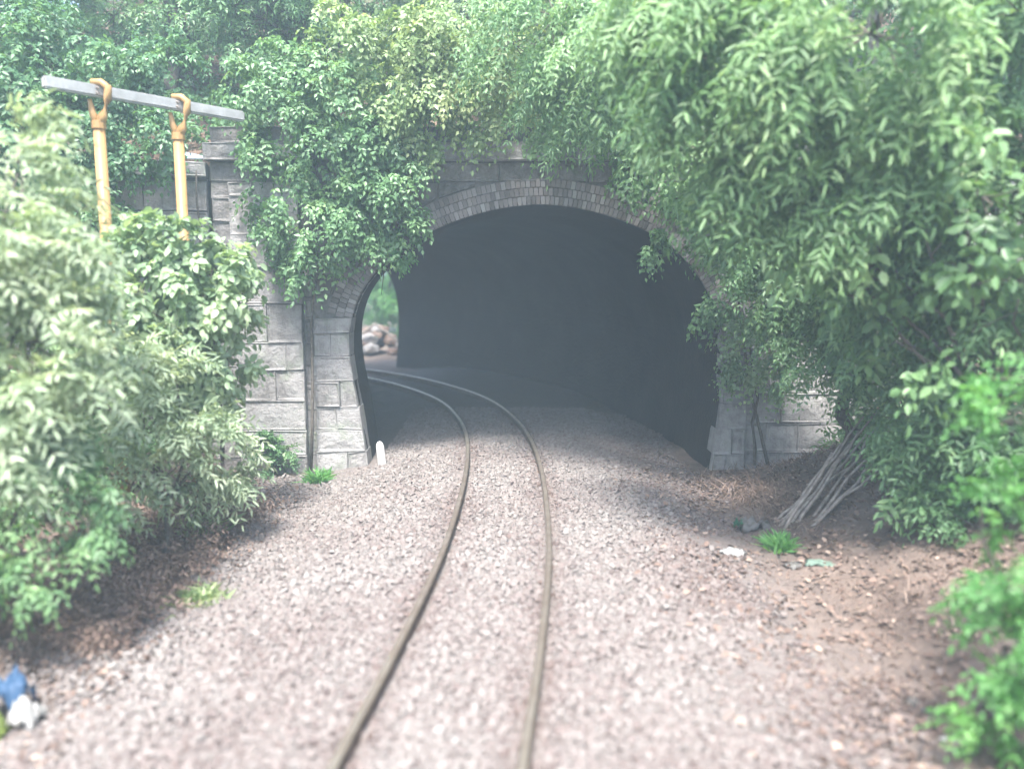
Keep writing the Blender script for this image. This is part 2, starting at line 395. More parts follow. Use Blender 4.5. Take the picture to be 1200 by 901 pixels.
# ------------------------------------------------------------------ ballast stones
def ballast():
    n = 84000
    y = 2.6 + 15.4 * rng.random(n) ** 1.2
    x = -4.3 + 8.2 * rng.random(n)
    edge = np.array([mnoise.noise(Vector((a * .8, b * .8, 2))) for a, b in zip(x, y)])
    thin = np.where(x > 0, sstep(1.5, 3.5, x + 1.0 * edge - .03 * (y - 8)), sstep(2.8, 4.2, -x + .8 * edge - .10 * np.maximum(0, 9 - y)))
    k = rng.random(n) > thin
    k &= ~((y > 12.7) & ((x < -2.2) | (x > 3.0)))
    for ln in (R_LINE, L_LINE):
        xr = np.interp(y, ln[:110, 1], ln[:110, 0]); k &= np.abs(x - xr) > .048
    x, y, edge = x[k], y[k], edge[k]; n = len(x)
    size = (.013 + .014 * rng.random(n) ** 1.5) * (1 + .2 * (rng.random(n) > .95))
    z = ground_z(x, y) + size * (.1 + .7 * rng.random(n))
    for ln in (R_LINE, L_LINE):
        d = np.abs(x - np.interp(y, ln[:110, 1], ln[:110, 0])); z -= .012 * (d < .12)
    c = np.array([(a, b, d) for a in (-1, 1) for b in (-1, 1) for d in (-1, 1)], float)
    shape = c[None] * (1 + .5 * (rng.random((n, 8, 3)) - .6)) * np.stack([np.ones(n) * 1.15, .75 + .4 * rng.random(n), .5 + .4 * rng.random(n)], 1)[:, None, :]
    q = rng.normal(size=(n, 4)); q /= np.linalg.norm(q, axis=1)[:, None]; w, a, b, d = q.T
    Rm = np.stack([1 - 2 * (b * b + d * d), 2 * (a * b - w * d), 2 * (a * d + w * b), 2 * (a * b + w * d), 1 - 2 * (a * a + d * d), 2 * (b * d - w * a), 2 * (a * d - w * b), 2 * (b * d + w * a), 1 - 2 * (a * a + b * b)], 1).reshape(n, 3, 3)
    V = np.einsum('nij,nkj->nki', Rm, shape) * size[:, None, None] + np.stack([x, y, z], 1)[:, None, :]
    f = np.array([(0, 1, 3, 2), (4, 6, 7, 5), (0, 4, 5, 1), (2, 3, 7, 6), (0, 2, 6, 4), (1, 5, 7, 3)])
    F = (np.arange(n) * 8)[:, None, None] + f[None]
    near = np.minimum(np.abs(x - np.interp(y, R_LINE[:110, 1], R_LINE[:110, 0])), np.abs(x - np.interp(y, L_LINE[:110, 1], L_LINE[:110, 0])))
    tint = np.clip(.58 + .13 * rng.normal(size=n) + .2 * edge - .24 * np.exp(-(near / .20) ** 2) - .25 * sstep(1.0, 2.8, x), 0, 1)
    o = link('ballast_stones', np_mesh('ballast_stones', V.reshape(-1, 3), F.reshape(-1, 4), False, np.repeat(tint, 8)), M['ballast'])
    tag(o, 'pale pinkish grey crushed stone ballast around the rails', 'ballast', kind='stuff')
ballast()

# ------------------------------------------------------------------ tunnel portal and bore
OPEN_PX = [(436, 548), (424, 490), (414, 440), (410, 402), (414, 367), (428, 335), (455, 305), (492, 278), (540, 257), (590, 244), (640, 240), (690, 247), (735, 261), (775, 281), (805, 307), (828, 340), (841, 375), (846, 410), (845, 450), (839, 500), (828, 548)]
OP = np.array([(p.x, p.z) for p in (px(a, b, Y_P) for a, b in OPEN_PX)])
OP[0, 1] = OP[-1, 1] = -.6
OPR = resample(OP, .03)
for _ in range(8): OPR[1:-1] = (OPR[:-2] + OPR[1:-1] * 2 + OPR[2:]) / 4
def curve_n(P):
    t = np.gradient(P, axis=0); t /= np.linalg.norm(t, axis=1)[:, None]
    return np.stack([-t[:, 1], t[:, 0]], 1)
OPN = curve_n(OPR)                       # outward (left base -> crown -> right base)
RING = .40
X0, X1, ZTOP = -4.75, 6.3, 4.8
tunnel = empty('railway_tunnel', (.4, Y_P, 0))
tag(tunnel, 'stone and brick railway tunnel with wide dark horseshoe mouth over the track', 'tunnel')
# wall core (mortar plane behind the stones)
def wall_core():
    inn = OPR[::4] + OPN[::4] * .05
    V = []; F = []
    n = len(inn)
    cx = .4
    for p in inn:
        d = np.array((p[0] - cx, p[1] - 1.2)); # ray out to the rectangle
        ts = []
        if d[0] > 1e-6: ts.append((X1 - cx) / d[0])
        if d[0] < -1e-6: ts.append((X0 - cx) / d[0])
        if d[1] > 1e-6: ts.append((ZTOP - 1.2) / d[1])
        if d[1] < -1e-6: ts.append((-1.8) / d[1])
        t = max(1.0, min(ts)); q = (cx + d[0] * t, 1.2 + d[1] * t)
        V += [(p[0], Y_P + .014, p[1]), (q[0], Y_P + .014, q[1])]
    for i in range(n - 1): F.append((2 * i, 2 * i + 1, 2 * i + 3, 2 * i + 2))
    me = py_mesh('wall_core', V, F); bm = bmesh.new(); bm.from_mesh(me)
    bmesh.ops.recalc_face_normals(bm, faces=bm.faces); bm.to_mesh(me); bm.free()
    return link('wall_core', me, M['mortar'], tunnel)
wall_core()
cb = bmesh.new()
def prism(poly, y0, y1, bevel=.012):
    """polygon in x-z, extruded from y0 (front) to y1"""
    bm = bmesh.new()
    if bevel: poly = [(p[0] + rng.uniform(-.009, .009), p[1] + rng.uniform(-.009, .009)) for p in poly]
    f = bm.faces.new([bm.verts.new((p[0], y1, p[1])) for p in poly])
    r = bmesh.ops.extrude_face_region(bm, geom=[f])
    vs = [v for v in r['geom'] if isinstance(v, bmesh.types.BMVert)]
    bmesh.ops.translate(bm, verts=vs, vec=(0, y0 - y1, 0))
    bmesh.ops.recalc_face_normals(bm, faces=bm.faces)
    if bevel:
        ed = [e for e in bm.edges if all(abs(v.co.y - y0) < 1e-5 for v in e.verts)]
        bmesh.ops.bevel(bm, geom=ed, offset=min(bevel, .007), segments=1, affect='EDGES')
        ff = max((f for f in bm.faces if abs(f.normal.y) > .9 and abs(f.calc_center_median().y - y0) < 1e-4), key=lambda f: f.calc_area(), default=None)
        if ff is not None and ff.calc_area() > .03:      # rough-hewn face
            old = set(bm.verts)
            bmesh.ops.inset_region(bm, faces=[ff], thickness=.045)
            for v in bm.verts:
                if v not in old: v.co += Vector((rng.uniform(-.015, .015), -rng.uniform(.0, .028), rng.uniform(-.015, .015)))
            r = bmesh.ops.poke(bm, faces=[ff])
            for v in r['verts']: v.co.y -= rng.uniform(0, .03)
    me = bpy.data.meshes.new('stone'); bm.to_mesh(me); bm.free(); return me
def clip(poly, p, nrm):
    out = []
    for i in range(len(poly)):
        a, b = np.array(poly[i]), np.array(poly[(i + 1) % len(poly)])
        da, db = np.dot(a - p, nrm), np.dot(b - p, nrm)
        if da >= 0: out.append(tuple(a))
        if da * db < 0: out.append(tuple(a + (b - a) * da / (da - db)))
    return out
def area(poly):
    return abs(sum(poly[i][0] * poly[(i + 1) % len(poly)][1] - poly[(i + 1) % len(poly)][0] * poly[i][1] for i in range(len(poly)))) / 2
EXTR = OPR + OPN * (RING + .012)
def stone_field(x0, x1, z0, z1, yf, mat, name, parent, cl=True, hrow=(.30, .42), lrow=(.5, .95)):
    z = z0; row = 0
    if yf < Y_P - .05:
        link('mortar_bed', prism([(x0 + .004, z0), (x1 - .004, z0), (x1 - .004, z1 - .004), (x0 + .004, z1 - .004)], yf + .012, Y_P + .012, 0), M['mortar'], parent)
    while z < z1 - .05:
        hh = rng.uniform(*hrow)
        if z + hh > z1 - .12: hh = z1 - z
        x = x0
        while x < x1 - .02:
            w = rng.uniform(*lrow) * (.6 if x == x0 and row % 2 else 1)
            if x + w > x1 - .25: w = x1 - x
            g = .003
            poly = [(x + g, z + g), (x + w - g, z + g), (x + w - g, z + hh - g), (x + g, z + hh - g)]
            if cl:
                c = np.array((x + w / 2, z + hh / 2)); k = np.argmin(np.linalg.norm(EXTR - c, axis=1))
                far = EXTR[k]; nn = OPN[k]
                if np.dot(c - far, nn) < 0 and min(np.dot(np.array(q) - EXTR[np.argmin(np.linalg.norm(EXTR - np.array(q), axis=1))], OPN[np.argmin(np.linalg.norm(EXTR - np.array(q), axis=1))]) for q in poly) < -.25 and np.dot(c - far, nn) < -.12:
                    x += w; continue
                poly = clip(poly, far, nn)
            if len(poly) > 2 and area(poly) > .012:
                y0 = yf - rng.uniform(0, .03)
                link(name, prism(poly, y0, yf + .09, .014), M[mat], parent)
            x += w
        z += hh; row += 1
# stretches of walling: field stones, proud piers, courses
stone_field(X0, -4.45, -.45, 4.33, Y_P, 'stone', 'stone', tunnel)
stone_field(-2.46, 3.34, 2.2, 4.33, Y_P, 'stone', 'stone', tunnel)
stone_field(3.34, X1, 2.2, 4.33, Y_P, 'stone', 'stone', tunnel, hrow=(.34, .5))
stone_field(3.82, X1, -.45, 2.2, Y_P, 'pale_stone', 'stone', tunnel, False, hrow=(.34, .5))
stone_field(-4.45, -3.36, -.45, 4.33, Y_P - .10, 'pale_stone', 'stone', tunnel, False, hrow=(.40, .62), lrow=(.55, 1.1))
stone_field(-3.36, -3.20, -.45, 4.33, Y_P + .03, 'stone', 'stone', tunnel, False, lrow=(.3, .4))
stone_field(-3.20, -2.46, 2.2, 4.33, Y_P - .0, 'stone', 'stone', tunnel, True)
# string course: larger smooth blocks, then projecting coping, then low parapet
def course(x0, x1, z0, z1, yf, yb, mat, name, lrow):
    x = x0
    while x < x1 - .02:
        w = rng.uniform(*lrow)
        if x + w > x1 - .3: w = x1 - x
        link(name, prism([(x + .006, z0 + .004), (x + w - .006, z0 + .004), (x + w - .006, z1 - .004), (x + .006, z1 - .004)], yf - rng.uniform(0, .012), yb, .015), M[mat], tunnel)
        x += w
zc = float(px(600, 214, Y_P).z)
course(X0, X1, 4.335, 4.64, Y_P - .02, Y_P + .09, 'stone', 'course_stone', (.9, 1.5))
course(X0 - .05, X1 + .05, 4.65, 4.93, Y_P - .16, Y_P + .45, 'pale_stone', 'coping_stone', (.8, 1.3))
course(X0, X1, 4.94, 5.2, Y_P + .06, Y_P + .45, 'stone', 'parapet_stone', (.6, 1.1))
# brick arch ring: three rings of headers, pieces a few pixels wide -> one part
def arch_ring():
    V = []; F = []; T = []
    s = np.concatenate([[0], np.cumsum(np.linalg.norm(np.diff(OPR, axis=0), axis=1))])
    for r in range(3):
        r0, r1 = r * .133 + .004, (r + 1) * .133 - .004
        u = .02 + (.04 if r == 1 else 0)
        while u < s[-1] - .09:
            w = .072; bits = []
            for uu in (u + .005, u + w - .005):
                p = np.array([np.interp(uu, s, OPR[:, 0]), np.interp(uu, s, OPR[:, 1])]); nn = np.array([np.interp(uu, s, OPN[:, 0]), np.interp(uu, s, OPN[:, 1])])
                bits += [p + nn * r0, p + nn * r1]
            if bits[0][1] < 2.2: u += w; continue
            yf = Y_P - .035 - rng.uniform(0, .014); b = len(V)
            for y in (yf, Y_P + .3):
                V += [(q[0], y, q[1]) for q in bits]
            F += [(b, b + 1, b + 3, b + 2), (b + 4, b + 6, b + 7, b + 5), (b, b + 4, b + 5, b + 1), (b + 2, b + 3, b + 7, b + 6), (b, b + 2, b + 6, b + 4), (b + 1, b + 5, b + 7, b + 3)]
            T += [float(np.clip(.5 + .22 * rng.normal(), 0, 1))] * 8
            u += w
    tag(link('arch_bricks', np_mesh('arch_bricks', V, F, False, T), M['brick'], tunnel), kind='stuff')
arch_ring()
def quoins():
    s = np.concatenate([[0], np.cumsum(np.linalg.norm(np.diff(OPR, axis=0), axis=1))])
    for side in (0, 1):
        zz = -.42
        half = len(OPR) // 2
        P = OPR[:half] if side == 0 else OPR[half:][::-1]
        Nn = OPN[:half] if side == 0 else OPN[half:][::-1]
        up = P[:, 1] < 2.6; P = P[up]; Nn = Nn[up]
        sel = P[(P[:, 1] > -.5) & (P[:, 1] < 2.19)][::6]; xo_ = -3.185 if side == 0 else 3.805
        link('mortar_bed', prism([(q[0] + (-.012 if side == 0 else .012), q[1]) for q in sel] + [(xo_, sel[-1][1]), (xo_, sel[0][1])], Y_P - .068, Y_P + .011, 0), M['mortar'], tunnel)
        while zz < 2.12:
            h = min(rng.uniform(.32, .46), 2.2 - zz)
            poly = []
            for z in (zz + .003, zz + h - .003):
                x = np.interp(z, P[:, 1], P[:, 0]); poly.append((x, z))
            xo = -3.19 if side == 0 else 3.81; f = rng.uniform(.38, .62); cut = rng.random() < .55
            xm = [poly[0][0] + (xo - poly[0][0]) * f, poly[1][0] + (xo - poly[1][0]) * f]; xm = [sum(xm) / 2] * 2
            sg = -1 if side == 0 else 1
            if cut:
                link('jamb_stone', prism([(xm[0] + sg * .003, poly[0][1]), (xm[1] + sg * .003, poly[1][1]), (xo, poly[1][1]), (xo, poly[0][1])], Y_P - .08 - rng.uniform(0, .03), Y_P + .1, .02), M['pale_stone'], tunnel)
                poly = [poly[0], poly[1], (xm[1] - sg * .003, poly[1][1]), (xm[0] - sg * .003, poly[0][1])]
            else: poly = [poly[0], poly[1], (xo, poly[1][1]), (xo, poly[0][1])]
            link('jamb_stone', prism(poly, Y_P - .08 - rng.uniform(0, .03), Y_P + .3, .02), M['pale_stone'], tunnel)
            zz += h
quoins()
# bore: the opening swept along the track curve, with thickness
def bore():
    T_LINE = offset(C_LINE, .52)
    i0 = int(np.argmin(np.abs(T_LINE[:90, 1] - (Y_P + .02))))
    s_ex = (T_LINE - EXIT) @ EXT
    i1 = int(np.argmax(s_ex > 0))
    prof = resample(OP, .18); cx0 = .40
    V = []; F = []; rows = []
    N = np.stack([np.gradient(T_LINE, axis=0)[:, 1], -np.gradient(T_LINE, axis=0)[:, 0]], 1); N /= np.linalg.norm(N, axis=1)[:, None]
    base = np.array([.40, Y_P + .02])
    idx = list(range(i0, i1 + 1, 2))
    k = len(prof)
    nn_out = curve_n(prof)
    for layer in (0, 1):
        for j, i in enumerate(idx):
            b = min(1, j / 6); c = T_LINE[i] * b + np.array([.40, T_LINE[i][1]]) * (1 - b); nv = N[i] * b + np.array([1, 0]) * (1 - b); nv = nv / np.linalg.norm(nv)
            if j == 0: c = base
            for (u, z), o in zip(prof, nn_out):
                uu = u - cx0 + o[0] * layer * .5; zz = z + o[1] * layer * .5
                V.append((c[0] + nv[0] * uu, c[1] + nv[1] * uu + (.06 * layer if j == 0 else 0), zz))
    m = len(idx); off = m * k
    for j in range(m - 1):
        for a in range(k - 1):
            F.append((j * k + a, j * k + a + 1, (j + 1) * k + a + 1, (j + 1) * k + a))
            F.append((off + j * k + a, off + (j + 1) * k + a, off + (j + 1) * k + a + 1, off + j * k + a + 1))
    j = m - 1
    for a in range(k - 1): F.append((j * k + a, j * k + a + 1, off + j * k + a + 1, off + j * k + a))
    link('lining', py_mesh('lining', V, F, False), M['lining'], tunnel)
bore()

# retaining walls either side of the portal
def wing(name, label, A, B, ztop, mat):
    A = Vector(A); B = Vector(B); d = (B - A); L = d.length; d.normalize(); ang = math.atan2(d.y, d.x)
    root = empty(name, (A.x, A.y, 0)); root.rotation_euler = (0, 0, ang)
    def add(nm, me, m):
        o = bpy.data.objects.new(nm, me); COL.objects.link(o); me.materials.append(m); o.parent = root
    add('wall_core', prism([(0, -.6), (L, -.6), (L, ztop), (0, ztop)], .05, .55, 0), M['mortar'])
    z = -.45
    while z < ztop - .1:
        h = min(rng.uniform(.34, .5), ztop - z); x = 0
        while x < L - .02:
            w = rng.uniform(.5, 1.0)
            if x + w > L - .25: w = L - x
            add('stone', prism([(x + .01, z + .01), (x + w - .01, z + .01), (x + w - .01, z + h - .01), (x + .01, z + h - .01)], -rng.uniform(0, .03), .08, .015), M[mat])
            x += w
        z += h
    x = 0
    while x < L - .02:
        w = min(rng.uniform(.8, 1.2), L - x)
        add('coping_stone', prism([(x + .005, ztop + .01), (x + w - .005, ztop + .01), (x + w - .005, ztop + .24), (x + .005, ztop + .24)], -.12, .6, .015), M['pale_stone']); x += w
    tag(root, label, 'wall')
wing('retaining_wall', 'ivy grown grey stone retaining wall left of the tunnel mouth', (-9.2, 11.9, 0), (-4.82, 13.02, 0), 4.4, 'pale_stone')
wing('retaining_wall', 'leaf covered grey stone retaining wall right of the tunnel mouth', (6.38, 13.02, 0), (9.6, 12.2, 0), 4.2, 'stone')

# ------------------------------------------------------------------ foliage
UP = np.array((0, 0, 1.0))
def unit(a): return a / np.maximum(np.linalg.norm(a, axis=-1, keepdims=True), 1e-9)
def spray_leaves(P, D, L, pairs, ll, lw, droop, fine):
    """pinnate sprays: arrays of leaf vertices. P, D (n,3), L (n,)"""
    n = len(P); k = pairs * 2 + 1
    t = np.concatenate([np.repeat((np.arange(pairs) + .8) / (pairs + .6), 2), [1.0]])
    side = np.concatenate([np.tile([1., -1.], pairs), [0.]])
    dn = -UP * droop
    pos = P[:, None] + D[:, None] * (L[:, None] * t)[..., None] + dn * (L[:, None] * t ** 2)[..., None]
    Dt = unit(D[:, None] + 2 * dn * t[None, :, None])
    Nn = unit(UP + .55 * rng.normal(size=(n, 1, 3)) + .22 * rng.normal(size=(n, k, 3)))
    S = unit(np.cross(Dt, Nn)); Nn = unit(np.cross(S, Dt))
    d = unit(Dt * np.where(side == 0, 1, .55)[None, :, None] + S * side[None, :, None] * .9 + .2 * rng.normal(size=(n, k, 3)) - UP * .25)
    s = unit(np.cross(d, Nn)); nn = unit(np.cross(s, d))
    ln = (ll * (.7 + .6 * rng.random((n, k))) * np.where(t > .8, .85, 1))[..., None]
    wd = ln * lw / ll * .5
    b = pos; tip = pos + d * ln - nn * ln * .12
    if fine:
        v = [b, pos + d * ln * .3 + s * wd * .9 + nn * wd * .3, pos + d * ln * .68 + s * wd * .8 + nn * wd * .2, tip, pos + d * ln * .68 - s * wd * .8 + nn * wd * .2, pos + d * ln * .3 - s * wd * .9 + nn * wd * .3]
    else:
        v = [b, pos + d * ln * .45 + s * wd + nn * wd * .35, tip, pos + d * ln * .45 - s * wd + nn * wd * .35]
    return np.stack(v, 2).reshape(-1, len(v), 3)

def leaf_mesh(name, V, tint, fine):
    n, k, _ = V.shape
    f = np.array([(0, 1, 2, 3), (0, 3, 4, 5)]) if fine else np.array([(0, 1, 2), (0, 2, 3)])
    F = (np.arange(n) * k)[:, None, None] + f[None]
    return np_mesh(name, V.reshape(-1, 3), F.reshape(-1, f.shape[1]), True, np.repeat(tint, k))

NLEAF = [0]; TWIGS = []
def crown(blobs, dens=1.0, ll=.075, lw=.032, pairs=4, L=.28, droop=.35, fine=False, clumps=9, per=16, bias=(0, -.25, .25), flat=1.0, tintoff=0.0, sweep=(0, 0, 0)):
    Vs = []; Ts = []; tw = []
    for (bx, by, bz, r) in blobs:
        c = np.array((bx, by, bz))
        m = max(3, int(clumps * (r / .7) ** 1.6))
        v = unit(rng.normal(size=(m, 3)) + np.array(bias)); v[:, 2] *= flat
        cc = c + v * (r * (.35 + .65 * rng.random((m, 1)) ** .6))
        cr = r * (.22 + .2 * rng.random(m))
        ct = rng.normal(size=m) * .13
        tw += [(c, q_) for q_ in cc]
        q = max(4, int(per * dens))
        w = unit(rng.normal(size=(m, q, 3)) + v[:, None] * .8)
        P = cc[:, None] + w * (cr[:, None] * rng.random((m, q)) ** .5)[..., None]
        D = unit(w * .7 + v[:, None] * .55 + .35 * rng.normal(size=(m, q, 3)) - UP * .25 + np.array(sweep))
        Ls = L * (.6 + .7 * rng.random(m * q))
        lv = spray_leaves(P.reshape(-1, 3), D.reshape(-1, 3), Ls, pairs, ll, lw, droop, fine)
        kk = pairs * 2 + 1
        t = .42 + tintoff + np.repeat(np.repeat(ct, q) + .09 * rng.normal(size=m * q), kk) + .10 * rng.normal(size=m * q * kk)
        Vs.append(lv); Ts.append(np.clip(t, 0, 1))
    TWIGS[:] = tw
    V = np.concatenate(Vs); T = np.concatenate(Ts); NLEAF[0] += len(V)
    return leaf_mesh('crown', V, T, fine)

def wobble(a, b, n, amp):
    a = np.array(a, float); b = np.array(b, float)
    pts = [a + (b - a) * t for t in np.linspace(0, 1, n)]
    for i in range(1, n - 1): pts[i] = pts[i] + rng.normal(size=3) * amp
    return pts

def plant(name, label, cat, base, blobs, mat, group=None, trunk_r=.09, fork=.4, limbs=6, **kw):
    root = empty(name, base); tag(root, label, cat, group)
    B = np.array(base, float); C = np.array([b[:3] for b in blobs]); top = C.mean(0)
    f = B + (top - B) * fork + np.array((0, 0, .1))
    V, F = tube(wobble(B - (0, 0, .25), f, 6, trunk_r * .5), np.linspace(trunk_r * 1.25, trunk_r * .8, 6), 8)
    link('trunk', py_mesh('trunk', V, F, True), M['bark'], root)
    order = rng.permutation(len(blobs))[:limbs]
    for i in order:
        V, F = tube(wobble(f, C[i] + rng.normal(size=3) * .1, 6, .06), np.linspace(trunk_r * .6, .008, 6), 6)
        link('limb', py_mesh('limb', V, F, True), M['bark'], root)
    link('crown', crown(blobs, **kw), M[mat], root)
    V = []; F = []
    for a, b in TWIGS:
        v, f = tube(wobble(a, b + (b - a) * .35, 4, .03), [.012, .009, .006, .003], 3, False); o = len(V)
        V += v; F += [tuple(q + o for q in g) for g in f]
    tag(link('twigs', py_mesh('twigs', V, F, True), M['bark'], root), kind='stuff')
    return root

def blobs_px(rows):
    """(x px, y px, depth, radius m)"""
    return [(*px(a, b, Y), r) for a, b, Y, r in rows]
def scatter_blobs(c, ext, n, r):
    return [tuple(np.array(c) + (rng.random(3) * 2 - 1) * np.array(ext)) + (rng.uniform(*r),) for _ in range(n)]

# ---- hill trees above the portal, and ground cover behind everything
def ground_cover():
    n = 20000
    x = rng.uniform(-16, 18, n); y = 13.6 + rng.random(n) ** 1.3 * 14
    k = hill_keep(x, y); x, y = x[k], y[k]; n = len(x)
    z = hill_z(x, y) + .05 + .35 * rng.random(n)
    P = np.stack([x, y, z], 1); D = unit(rng.normal(size=(n, 3)) * .7 + np.array((0, -.5, .5)))
    lv = spray_leaves(P, D, .25 + .2 * rng.random(n), 3, .11, .055, .4, False)
    t = np.clip(.4 + np.repeat(.14 * rng.normal(size=n), 7) + .1 * rng.normal(size=n * 7), 0, 1)
    o = link('hill_ground_cover', leaf_mesh('hill_ground_cover', lv, t, False), M['leaf_deep'])
    tag(o, 'leafy green ground cover over the slope above the tunnel', 'ground cover', kind='stuff')
ground_cover()

def bank_cover():
    n = 9000
    x = np.where(rng.random(n) < .5, -5.0 - 5.5 * rng.random(n) ** 1.2, 4.9 + 6 * rng.random(n) ** 1.2); y = .5 + 12.2 * rng.random(n)
    k = np.array([mnoise.noise(Vector((a * .5, b * .5, 4))) for a, b in zip(x, y)]) > -.32; k &= ~((x < 0) & (y > 11.6 + .27 * (x + 9.2) + 0)); x, y = x[k], y[k]; n = len(x)
    P = np.stack([x, y, ground_z(x, y) + .3 * rng.random(n)], 1); D = unit(rng.normal(size=(n, 3)) * .7 + np.array((0, -.2, .6)))
    lv = spray_leaves(P, D, .2 + .25 * rng.random(n), 3, .11, .05, .5, False)
    t = np.clip(.42 + np.repeat(.14 * rng.normal(size=n), 7) + .1 * rng.normal(size=n * 7), 0, 1)
    o = link('bank_ground_cover', leaf_mesh('bank_ground_cover', lv, t, False), M['leaf_green'])
    tag(o, 'low green weeds covering the banks beside the track', 'ground cover', kind='stuff')
bank_cover()

HG = 'trees on the slope above the tunnel'
def hill_tree(label, bx, by, h, rad, mat, n=13, **kw):
    b = float(hill_z(np.array([bx]), np.array([by]))[0])
    bl = scatter_blobs((bx, by, b + h * .62), (rad, rad * .7, h * .40), n, (.75, 1.25))
    args = dict(dens=1.0, ll=.10, lw=.045, pairs=4, L=.36, clumps=8, per=15); args.update(kw)
    plant('broadleaf_tree', label, 'tree', (bx, by, b), bl, mat, HG, trunk_r=.13, **args)
hill_tree('hazy green tree at far upper left above the reflected grey bar', -9.6, 15.6, 5.0, 1.9, 'leaf_green')
hill_tree('green tree on the slope behind the reflected yellow posts', -6.4, 15.6, 4.6, 1.9, 'leaf_green')
hill_tree('leafy tree high above the left pier of the tunnel', -3.4, 15.6, 4.4, 1.7, 'leaf_green')
hill_tree('pale green tree directly above the tunnel crown', -.2, 15.4, 4.4, 1.8, 'leaf_pale')
hill_tree('mid green tree above the right side of the tunnel', 3.0, 15.6, 4.6, 1.9, 'leaf_green')
hill_tree('dark green tree on slope behind the right hand trees', 6.6, 15.5, 5.0, 2.0, 'leaf_deep')
hill_tree('dark tree at top right corner behind the nearer foliage', 10.4, 15.0, 5.4, 2.2, 'leaf_deep')
hill_tree('tall tree at back of slope over the tunnel', 1.2, 20.0, 6.0, 2.6, 'leaf_deep', n=15)
hill_tree('tall tree at back left of slope behind the reflected posts', -8.6, 20.2, 6.5, 2.8, 'leaf_deep', n=15)

# ---- left: climbers on the portal and wing wall
def climber(name, label, rows, mat, stems, **kw):
    bl = blobs_px(rows); b0 = bl[0]
    root = empty(name, (b0[0], b0[1], 0)); tag(root, label, 'climber')
    for (a, b) in stems:
        A = px(*a, Y_P - .2); Bp = px(*b, Y_P - .2)
        V, F = tube(wobble(A, Bp, 7, .05), np.linspace(.03, .012, 7), 6)
        link('stem', py_mesh('stem', V, F, True), M['bark'], root)
    args = dict(ll=.09, lw=.055, pairs=3, L=.26, droop=.55, clumps=17, per=22, fine=False); args.update(kw)
    link('crown', crown(bl, **args), M[mat], root)
climber('climbing_vine', 'leafy green climber hanging over the left pier of the tunnel', [(440, 160, 12.7, .5), (480, 195, 12.75, .36), (430, 225, 12.6, .4), (350, 95, 12.7, .5), (290, 95, 12.6, .4), (345, 285, 12.6, .32), (345, 150, 12.7, .62), (395, 120, 12.6, .62), (330, 215, 12.6, .5), (400, 190, 12.5, .6), (455, 215, 12.6, .5), (380, 255, 12.5, .55), (430, 262, 12.6, .45), (330, 270, 12.6, .36), (468, 268, 12.7, .34), (360, 318, 12.6, .36), (470, 150, 12.7, .5), (318, 160, 12.6, .36)], 'leaf_green',
        [((364, 560), (372, 180)), ((372, 330), (440, 210))])
climber('climbing_vine', 'yellowish leaf sprays trailing over the coping at tunnel crown', [(470, 60, 12.6, .6), (520, 95, 12.5, .55), (455, 105, 12.5, .5), (560, 130, 12.5, .4), (505, 140, 12.6, .38), (590, 90, 12.4, .5), (410, 60, 12.6, .6), (540, 40, 12.4, .6), (620, 40, 12.2, .6), (485, 195, 12.8, .24)], 'leaf_yellowish',
        [((480, 220), (520, 90))], droop=.7)
climber('climbing_vine', 'ivy mass clothing the retaining wall left of the tunnel', [(10, 150, 11.6, .7), (200, 85, 12.4, .5), (130, 75, 12.2, .6), (60, 60, 12.2, .6), (10, 80, 11.8, .7), (190, 160, 12.0, .35), (135, 225, 11.9, .4), (90, 170, 11.8, .7), (40, 220, 11.7, .7), (60, 120, 11.9, .6), (120, 120, 12, .45)], 'leaf_deep',
        [((230, 400), (230, 200))])
climber('climbing_vine', 'pale green climber bushing out at right jamb of tunnel', [(866, 380, 12.5, .28), (885, 415, 12.4, .36), (868, 440, 12.5, .26), (902, 445, 12.4, .28), (925, 395, 12.2, .36)], 'leaf_pale', [((884, 545), (880, 380))], ll=.07)
climber('climbing_vine', 'green trailing climber drooping over upper right of tunnel arch', [(640, 120, 12.6, .34), (690, 105, 12.5, .46), (745, 195, 12.5, .36), (705, 150, 12.4, .42), (800, 235, 12.5, .32), (850, 265, 12.4, .4), (800, 180, 12.2, .5), (870, 320, 12.3, .36), (872, 355, 12.4, .28), (655, 150, 12.5, .35), (880, 290, 12.1, .5), (760, 275, 12.7, .16), (835, 355, 12.6, .2)], 'leaf_green', [((900, 545), (850, 260)), ((850, 262), (720, 190))], droop=.7)
# hanging runner with a tuft at left edge of the mouth
r0 = empty('hanging_runner', px(468, 300, Y_P - .2)); tag(r0, 'thin hanging runner with leaf tuft at upper left of tunnel mouth', 'climber')
V, F = tube([px(462, 255, 12.75), px(476, 285, 12.7), px(470, 305, 12.7), px(450, 318, 12.75), px(447, 345, 12.75)], [.02, .018, .014, .01, .006], 6)
link('stem', py_mesh('stem', V, F, True), M['bark'], r0)
link('crown', crown(blobs_px([(470, 285, 12.7, .2), (473, 300, 12.7, .12)]), clumps=30, per=12, ll=.07, lw=.04, L=.14, pairs=3), M['leaf_lime'], r0)

